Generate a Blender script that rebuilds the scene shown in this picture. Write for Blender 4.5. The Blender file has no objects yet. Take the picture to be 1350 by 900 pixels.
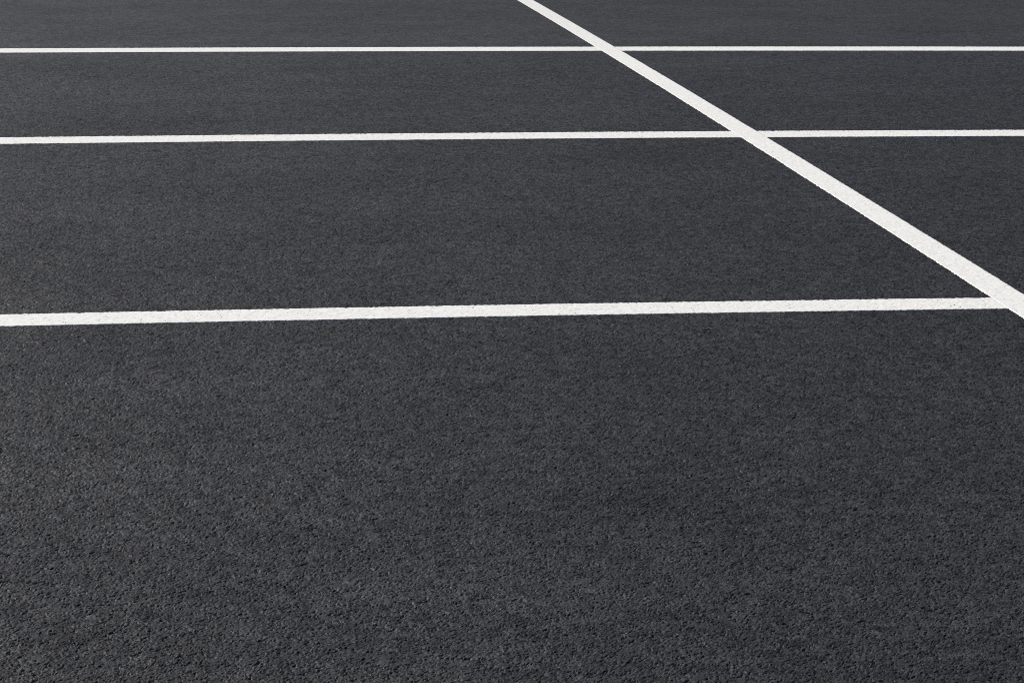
import bpy, bmesh, math, random
import numpy as np
from mathutils import Matrix, Vector
R = math.radians
random.seed(7)
S = bpy.context.scene
C = S.collection

# ------------------------------------------------------------------ light
SUN_EL, SUN_AZ = 42.0, -44.0      # azimuth measured clockwise from +Y: the sun stands ahead and to the left
world = bpy.data.worlds.new("World")
S.world = world
world.use_nodes = True
wn, wl = world.node_tree.nodes, world.node_tree.links
wn.clear()
sky = wn.new('ShaderNodeTexSky')
sky.sky_type = 'NISHITA'
sky.sun_disc = False
sky.sun_elevation = R(SUN_EL)
sky.sun_rotation = R(SUN_AZ)
sky.air_density = 1.0
sky.dust_density = 1.2
bg = wn.new('ShaderNodeBackground')
bg.inputs['Strength'].default_value = 0.075
wo = wn.new('ShaderNodeOutputWorld')
wl.new(sky.outputs[0], bg.inputs[0])
wl.new(bg.outputs[0], wo.inputs[0])

sd = bpy.data.lights.new('sun', 'SUN')
sd.energy = 4.3
sd.angle = R(0.53)
sd.color = (1.0, 0.955, 0.89)
sun = bpy.data.objects.new('sun', sd)
C.objects.link(sun)
d = Vector((math.sin(R(SUN_AZ)) * math.cos(R(SUN_EL)), math.cos(R(SUN_AZ)) * math.cos(R(SUN_EL)), math.sin(R(SUN_EL))))
sun.rotation_euler = d.to_track_quat('Z', 'Y').to_euler()
sun.location = d * 30

# ------------------------------------------------------------------ node helpers
class NT:
    def __init__(self, tree):
        self.t, self.n, self.l = tree, tree.nodes, tree.links
    def put(self, sock, v):
        if isinstance(v, bpy.types.NodeSocket):
            self.l.new(v, sock)
        elif v is not None:
            sock.default_value = v
    def math(self, op, a, b=None, c=None, clamp=False):
        m = self.n.new('ShaderNodeMath'); m.operation = op; m.use_clamp = clamp
        for i, v in enumerate((a, b, c)):
            self.put(m.inputs[i], v)
        return m.outputs[0]
    def step(self, x, a, b, lo=0.0, hi=1.0):
        m = self.n.new('ShaderNodeMapRange'); m.interpolation_type = 'SMOOTHSTEP'
        for k, v in (('Value', x), ('From Min', a), ('From Max', b), ('To Min', lo), ('To Max', hi)):
            self.put(m.inputs[k], v)
        return m.outputs[0]
    def noise(self, vec, scale, detail=2.0, rough=0.5, colour=False):
        x = self.n.new('ShaderNodeTexNoise')
        self.put(x.inputs['Vector'], vec); x.inputs['Scale'].default_value = scale
        x.inputs['Detail'].default_value = detail; x.inputs['Roughness'].default_value = rough
        return x.outputs['Color' if colour else 'Fac']
    def voronoi(self, vec, scale, feature='F1', rand=1.0):
        x = self.n.new('ShaderNodeTexVoronoi'); x.feature = feature
        self.put(x.inputs['Vector'], vec); x.inputs['Scale'].default_value = scale
        x.inputs['Randomness'].default_value = rand
        return x
    def vmath(self, op, a, b=None, s=None):
        m = self.n.new('ShaderNodeVectorMath'); m.operation = op
        self.put(m.inputs[0], a); self.put(m.inputs[1], b)
        if s is not None:
            self.put(m.inputs['Scale'], s)
        return m.outputs['Value' if op in ('DOT_PRODUCT', 'LENGTH') else 0]
    def mix(self, f, a, b):
        m = self.n.new('ShaderNodeMix'); m.data_type = 'RGBA'
        self.put(m.inputs['Factor'], f); self.put(m.inputs['A'], a) if False else None
        self.put(m.inputs[0], f); self.put(m.inputs[6], a); self.put(m.inputs[7], b)
        return m.outputs[2]
    def sep(self, c):
        m = self.n.new('ShaderNodeSeparateColor'); self.put(m.inputs[0], c)
        return m.outputs

# rolled asphalt: millimetre relief of the stones, shared by the road surface and by the paint that lies on it
grp = bpy.data.node_groups.new('asphalt_relief', 'ShaderNodeTree')
for nm in ('Height', 'Pit', 'Stone', 'Fine', 'Modelled'):
    grp.interface.new_socket(nm, in_out='OUTPUT', socket_type='NodeSocketFloat')
g = NT(grp)
gi = g.n.new('ShaderNodeNewGeometry')
flat = g.vmath('MULTIPLY', gi.outputs['Position'], (1, 1, 0))
warp = g.vmath('SCALE', g.vmath('SUBTRACT', g.noise(flat, 190, 2, .6, True), (.5, .5, .5)), None, 0.006)
p = g.vmath('MULTIPLY', g.vmath('ADD', flat, warp), (1, 1, 0))
vA = g.voronoi(p, 182)
eA = g.voronoi(p, 182, 'DISTANCE_TO_EDGE')
vB = g.voronoi(p, 300)
cA = g.sep(vA.outputs['Color'])
cB = g.sep(vB.outputs['Color'])
domeA = g.step(eA.outputs['Distance'], 0.0, 0.11)
domeB = g.step(vB.outputs['Distance'], 0.62, 0.30)
fine = g.noise(flat, 900, 3, .65)
patch = g.noise(flat, 85, 2, .6)
pit = g.step(patch, .47, .68)
big = g.noise(flat, 9, 2, .5)
eC = g.voronoi(g.vmath('ADD', p, (3.3, 1.7, 0)), 104, 'DISTANCE_TO_EDGE')
gap = g.math('MULTIPLY', g.step(eC.outputs['Distance'], .13, .02), g.step(g.noise(flat, 44, 2, .6), .44, .56))   # ragged open joints between clusters of stones

h = g.math('MULTIPLY', domeA, g.math('MULTIPLY_ADD', pit, .9, .55))
h = g.math('ADD', h, g.math('MULTIPLY', cA[0], .75))
h = g.math('MULTIPLY_ADD', g.math('MULTIPLY', domeB, cB[1]), .55, h)
h = g.math('MULTIPLY_ADD', pit, -1.0, h)
h = g.math('MULTIPLY_ADD', fine, .68, h)
h = g.math('MULTIPLY_ADD', gap, -.85, h)
h = g.math('MULTIPLY_ADD', big, .8, h)
h = g.math('MULTIPLY_ADD', g.noise(flat, 30, 2, .6), 1.1, h)
h = g.math('MULTIPLY', g.math('SUBTRACT', h, 2.3), 1.75)
out = g.n.new('NodeGroupOutput')
g.l.new(h, out.inputs['Height'])
g.l.new(pit, out.inputs['Pit'])
g.l.new(cA[1], out.inputs['Stone'])
g.l.new(fine, out.inputs['Fine'])
sx = g.n.new('ShaderNodeSeparateXYZ'); g.l.new(flat, sx.inputs[0])
off = g.math('ABSOLUTE', g.math('SUBTRACT', g.math('DIVIDE', sx.outputs[0], g.math('MAXIMUM', sx.outputs[1], .1)), .146))
near = g.math('MULTIPLY', g.step(sx.outputs[1], 11.2, 8.6), g.step(sx.outputs[1], 2.33, 2.45))
g.l.new(g.math('MULTIPLY', near, g.step(off, .260, .246)), out.inputs['Modelled'])   # 1 where the mesh carries the relief, 0 where it is a bump

def new_mat(name):
    m = bpy.data.materials.new(name); m.use_nodes = True
    m.displacement_method = 'DISPLACEMENT'
    t = NT(m.node_tree); t.n.clear()
    o = t.n.new('ShaderNodeOutputMaterial'); b = t.n.new('ShaderNodeBsdfPrincipled')
    t.l.new(b.outputs[0], o.inputs['Surface'])
    rel = t.n.new('ShaderNodeGroup'); rel.node_tree = grp
    geo = t.n.new('ShaderNodeNewGeometry')
    pos = t.vmath('MULTIPLY', geo.outputs['Position'], (1, 1, 0))
    return m, t, o, b, rel, pos

def displace(t, o, b, rel, height_mm, bump=.0012):
    bn = t.n.new('ShaderNodeBump')
    t.put(bn.inputs['Strength'], t.math('SUBTRACT', 1.0, rel.outputs['Modelled']))
    bn.inputs['Distance'].default_value = bump
    t.put(bn.inputs['Height'], height_mm)
    t.l.new(bn.outputs[0], b.inputs['Normal'])
    height_mm = t.math('MULTIPLY', height_mm, rel.outputs['Modelled'])
    dn = t.n.new('ShaderNodeDisplacement'); dn.space = 'WORLD'
    dn.inputs['Midlevel'].default_value = 0.0
    dn.inputs['Scale'].default_value = 0.001
    t.put(dn.inputs['Height'], height_mm)
    t.put(dn.inputs['Normal'], (0, 0, 1))
    up = t.n.new('ShaderNodeCombineXYZ'); up.inputs[2].default_value = 1.0
    t.l.new(up.outputs[0], dn.inputs['Normal'])
    t.l.new(dn.outputs[0], o.inputs['Displacement'])

# dark asphalt
M_ASPHALT, t, o, b, rel, pos = new_mat('asphalt')
worn = t.noise(pos, 1.1, 4, .55)
lane = t.noise(pos, 13, 5, .7)
tone = t.math('MULTIPLY_ADD', worn, .6, .45)
tone = t.math('MULTIPLY_ADD', lane, .5, tone)
stone = t.step(rel.outputs['Stone'], .0, 1.0, .66, 1.34)
clast = t.sep(t.voronoi(t.vmath('ADD', pos, (7.1, 2.9, 0)), 48).outputs['Color'])
tone = t.math('MULTIPLY', tone, t.step(clast[2], 0.0, 1.0, .80, 1.20))
tone = t.math('MULTIPLY', tone, stone)
tone = t.math('MULTIPLY', tone, t.step(rel.outputs['Fine'], .3, .7, .82, 1.18))
tone = t.math('MULTIPLY', tone, t.step(rel.outputs['Height'], -2.6, -.2, .45, 1.05))   # open voids hold bare black bitumen
col = t.vmath('SCALE', (.0300, .0308, .0338), None, tone)
spk = t.voronoi(pos, 240)
ch = t.sep(spk.outputs['Color'])
chip = t.math('MULTIPLY', t.math('GREATER_THAN', ch[0], .992), t.step(spk.outputs['Distance'], .36, .22))
col2 = t.mix(chip, col, (.17, .17, .18, 1))
t.l.new(col2, b.inputs['Base Color'])
t.put(b.inputs['Roughness'], t.step(rel.outputs['Stone'], 0, 1, .56, .76))
gloss = t.math('MULTIPLY_ADD', t.noise(pos, 1.9, 5, .62), 1.15, t.math('MULTIPLY', t.noise(pos, 22, 4, .7), .85))
band = t.noise(t.vmath('MULTIPLY', pos, (.22, 1.0, 1)), 2.6, 4, .6)      # faint passes of the paver and roller, along the lines
gloss = t.math('MULTIPLY', gloss, t.math('MULTIPLY_ADD', band, .9, .55))
gloss = t.math('MULTIPLY', gloss, t.step(clast[1], 0.0, 1.0, .66, 1.24))
t.put(b.inputs['Specular IOR Level'], t.math('MULTIPLY', gloss, .215))
displace(t, o, b, rel, rel.outputs['Height'])

# white road paint: fills the relief, leaves pin holes over the deepest pits
M_PAINT, t, o, b, rel, pos = new_mat('road_paint')
dirt = t.noise(pos, 30, 5, .65)
dust = t.noise(pos, 420, 3, .7)
c = t.mix(t.step(dirt, .35, .75), (.845, .832, .785, 1), (.775, .757, .71, 1))
c = t.mix(t.step(dust, .55, .74), c, (.50, .49, .47, 1))
hole = t.math('MULTIPLY', t.step(rel.outputs['Height'], -2.25, -3.5), t.step(dust, .36, .52))
c = t.mix(hole, c, (.10, .10, .10, 1))
t.l.new(c, b.inputs['Base Color'])
b.inputs['Roughness'].default_value = .62
b.inputs['Specular IOR Level'].default_value = .3
displace(t, o, b, rel, t.math('MULTIPLY', rel.outputs['Height'], .42), .0006)

# ------------------------------------------------------------------ the ground: one sheet, finer where the picture looks
# the fan the relief is modelled in: x between (AXIS - HALF) * y and (AXIS + HALF) * y, from Y0 to Y1
AXIS, HALF, Y0, Y1, NCOL = .146, .262, 2.3, 11.4, 1340
dl = 2 * HALF / NCOL
NROW = int(math.log(Y1 / Y0) / dl) + 1
yy = Y0 * np.exp(np.linspace(0, math.log(Y1 / Y0), NROW + 1))
tt = np.linspace(AXIS - HALF, AXIS + HALF, NCOL + 1)
V = np.zeros((NROW + 1, NCOL + 1, 3), np.float32)
V[..., 1] = yy[:, None]
V[..., 0] = yy[:, None] * tt[None, :]
V = V.reshape(-1, 3)
nc, nr = NCOL + 1, NROW + 1
idx = np.arange(nr * nc, dtype=np.int32).reshape(nr, nc)
quads = np.stack([idx[:-1, :-1], idx[:-1, 1:], idx[1:, 1:], idx[1:, :-1]], -1).reshape(-1)
ring1 = [(-14, -10, 0), (18, -10, 0), (18, 30, 0), (-14, 30, 0)]
ring2 = [(-1500, -1500, 0), (1500, -1500, 0), (1500, 2500, 0), (-1500, 2500, 0)]
n0 = nr * nc
a0, a1, a2, a3 = n0, n0 + 1, n0 + 2, n0 + 3
c0, c1, c2, c3 = n0 + 4, n0 + 5, n0 + 6, n0 + 7
V = np.concatenate([V, np.array(ring1 + ring2, np.float32)])
polys = [
    [a0, a1] + list(idx[0, ::-1]),
    [a1, a2] + list(idx[::-1, -1]),
    [a2, a3] + list(idx[-1, :]),
    [a3, a0] + list(idx[:, 0]),
    [c0, c1, a1, a0], [c1, c2, a2, a1], [c2, c3, a3, a2], [c3, c0, a0, a3],
]
sizes = np.concatenate([np.full(len(quads) // 4, 4, np.int32), np.array([len(q) for q in polys], np.int32)])
loops = np.concatenate([quads] + [np.array(q, np.int32) for q in polys])
me = bpy.data.meshes.new('asphalt_ground')
me.vertices.add(len(V)); me.vertices.foreach_set('co', V.ravel())
me.loops.add(len(loops)); me.loops.foreach_set('vertex_index', loops)
me.polygons.add(len(sizes))
me.polygons.foreach_set('loop_start', (np.cumsum(sizes) - sizes).astype(np.int32))
me.polygons.foreach_set('use_smooth', np.ones(len(sizes), bool))
me.update(calc_edges=True)
me.materials.append(M_ASPHALT)
ground = bpy.data.objects.new('asphalt_ground', me)
C.objects.link(ground)
ground['kind'] = 'structure'

# ------------------------------------------------------------------ painted lines: thin coats with slightly uneven edges
def wander():
    ph = [(random.uniform(0, 6.28), k, a) for k, a in ((7, .0003), (31, .0001), (83, .0001), (210, .0002), (470, .0003))]
    return lambda s: sum(a * math.sin(k * s * (1 + .07 * math.sin(1.7 * s)) + q) for q, k, a in ph) + random.gauss(0, .0004)

def painted_line(centre, width, s0, s1, v0, v1, along_y, z):
    """centre(s) is the line's middle; s runs along it; finer between v0 and v1."""
    ss, s = [], s0
    while s < s1:
        ss.append(s)
        s += .0035 if v0 <= s <= v1 else .05
    ss.append(s1)
    ea, eb = wander(), wander()
    cols = []
    K = 30
    for s in ss:
        c, a, bb = centre(s), ea(s), eb(s)
        lo, hi = c - width / 2 + a, c + width / 2 + bb
        cols.append([(lo, -.005)] + [(lo + (hi - lo) * k / K, z) for k in range(K + 1)] + [(hi, -.005)])
    n = K + 3
    vs = []
    for s, col in zip(ss, cols):
        for q, zz in col:
            vs.append((q, s, zz) if along_y else (s, q, zz))
    fs = []
    for j in range(len(ss) - 1):
        for k in range(n - 1):
            f = (j * n + k, j * n + k + 1, (j + 1) * n + k + 1, (j + 1) * n + k)
            fs.append(f if not along_y else f[::-1])
    fs.append(tuple(range(n)))
    fs.append(tuple((len(ss) - 1) * n + k for k in range(n))[::-1])
    m = bpy.data.meshes.new('painted_line')
    m.from_pydata(vs, [], fs)
    bm = bmesh.new(); bm.from_mesh(m)
    bmesh.ops.recalc_face_normals(bm, faces=bm.faces)
    bm.to_mesh(m); bm.free()
    m.polygons.foreach_set('use_smooth', [len(q.vertices) == 4 for q in m.polygons])
    m.materials.append(M_PAINT)
    ob = bpy.data.objects.new('painted_line', m)
    C.objects.link(ob)
    return ob

def eased(c2, c1, c0, a, b):
    """a gentle bow between a and b, dead straight beyond."""
    def f(s):
        q = min(max(s, a), b)
        return c2 * q * q + c1 * q + c0 + (2 * c2 * q + c1) * (s - q)
    return f

LINES = [
    ((-0.009898, 0.012023, 4.717957), .1082, -.55, 1.85,
     'white line nearest the camera, the broadest of the three running side to side'),
    ((-0.008843, 0.021171, 7.216143), .1350, -.80, 2.95,
     'middle one of the three white lines running side to side over dark asphalt'),
    ((-0.006168, 0.015035, 9.720889), .1560, -1.0, 3.9,
     'farthest and thinnest of the three white lines running side to side'),
]
lines = []
for k, (q, w, a, b_, lab) in enumerate(LINES):
    ob = painted_line(eased(*q, a, b_), w, -7.0, 9.0, a - .2, b_ + .3, False, .0009)
    ob['label'] = lab
    ob['category'] = 'line marking'
    ob['group'] = 'white lines running side to side across the asphalt'
    lines.append(ob)
dg = painted_line(eased(-.0014158, .0213157, 1.6963216, 4.3, 12.3), .0808, -3.0, 26.0, 4.2, 12.8, True, .0011)
dg['label'] = 'long white line running diagonally away, cutting through the three side to side lines'
dg['category'] = 'line marking'
lines.append(dg)

# ------------------------------------------------------------------ camera
cam_d = bpy.data.cameras.new('camera')
cam = bpy.data.objects.new('camera', cam_d)
C.objects.link(cam)
cam_d.sensor_fit = 'HORIZONTAL'
cam_d.sensor_width = 36.0
cam_d.lens = 3078.3 / 1350 * 36
cam_d.clip_start = .05
cam_d.clip_end = 6000
pitch, roll, yaw, H = .231893, .013204, -.140418, 1.05978
def ray(u, v):
    a = u * math.cos(roll) - v * math.sin(roll)
    b2 = u * math.sin(roll) + v * math.cos(roll)
    return a, b2
def turn(x, y, z):
    return Vector((x * math.cos(yaw) - y * math.sin(yaw), x * math.sin(yaw) + y * math.cos(yaw), z))
fwd = turn(0, math.cos(pitch), -math.sin(pitch))
up0 = turn(0, math.sin(pitch), math.cos(pitch))
rt0 = turn(1, 0, 0)
right = rt0 * math.cos(roll) + up0 * math.sin(roll)
up = up0 * math.cos(roll) - rt0 * math.sin(roll)
m = Matrix.Identity(4)
for i in range(3):
    m[i][0], m[i][1], m[i][2] = right[i], up[i], -fwd[i]
m.translation = Vector((0, 0, H))
cam.matrix_world = m
S.camera = cam

# ------------------------------------------------------------------ render settings
S.render.engine = 'CYCLES'
S.cycles.use_denoising = False
S.cycles.pixel_filter_type = 'BLACKMAN_HARRIS'
S.cycles.filter_width = 1.0
S.cycles.max_bounces = 4
S.cycles.sample_clamp_direct = 3.0
S.cycles.sample_clamp_indirect = 2.0
S.view_settings.view_transform = 'Standard'
S.view_settings.look = 'None'
S.view_settings.exposure = 0.0
S.view_settings.gamma = 1.0
S.view_settings.use_curve_mapping = False
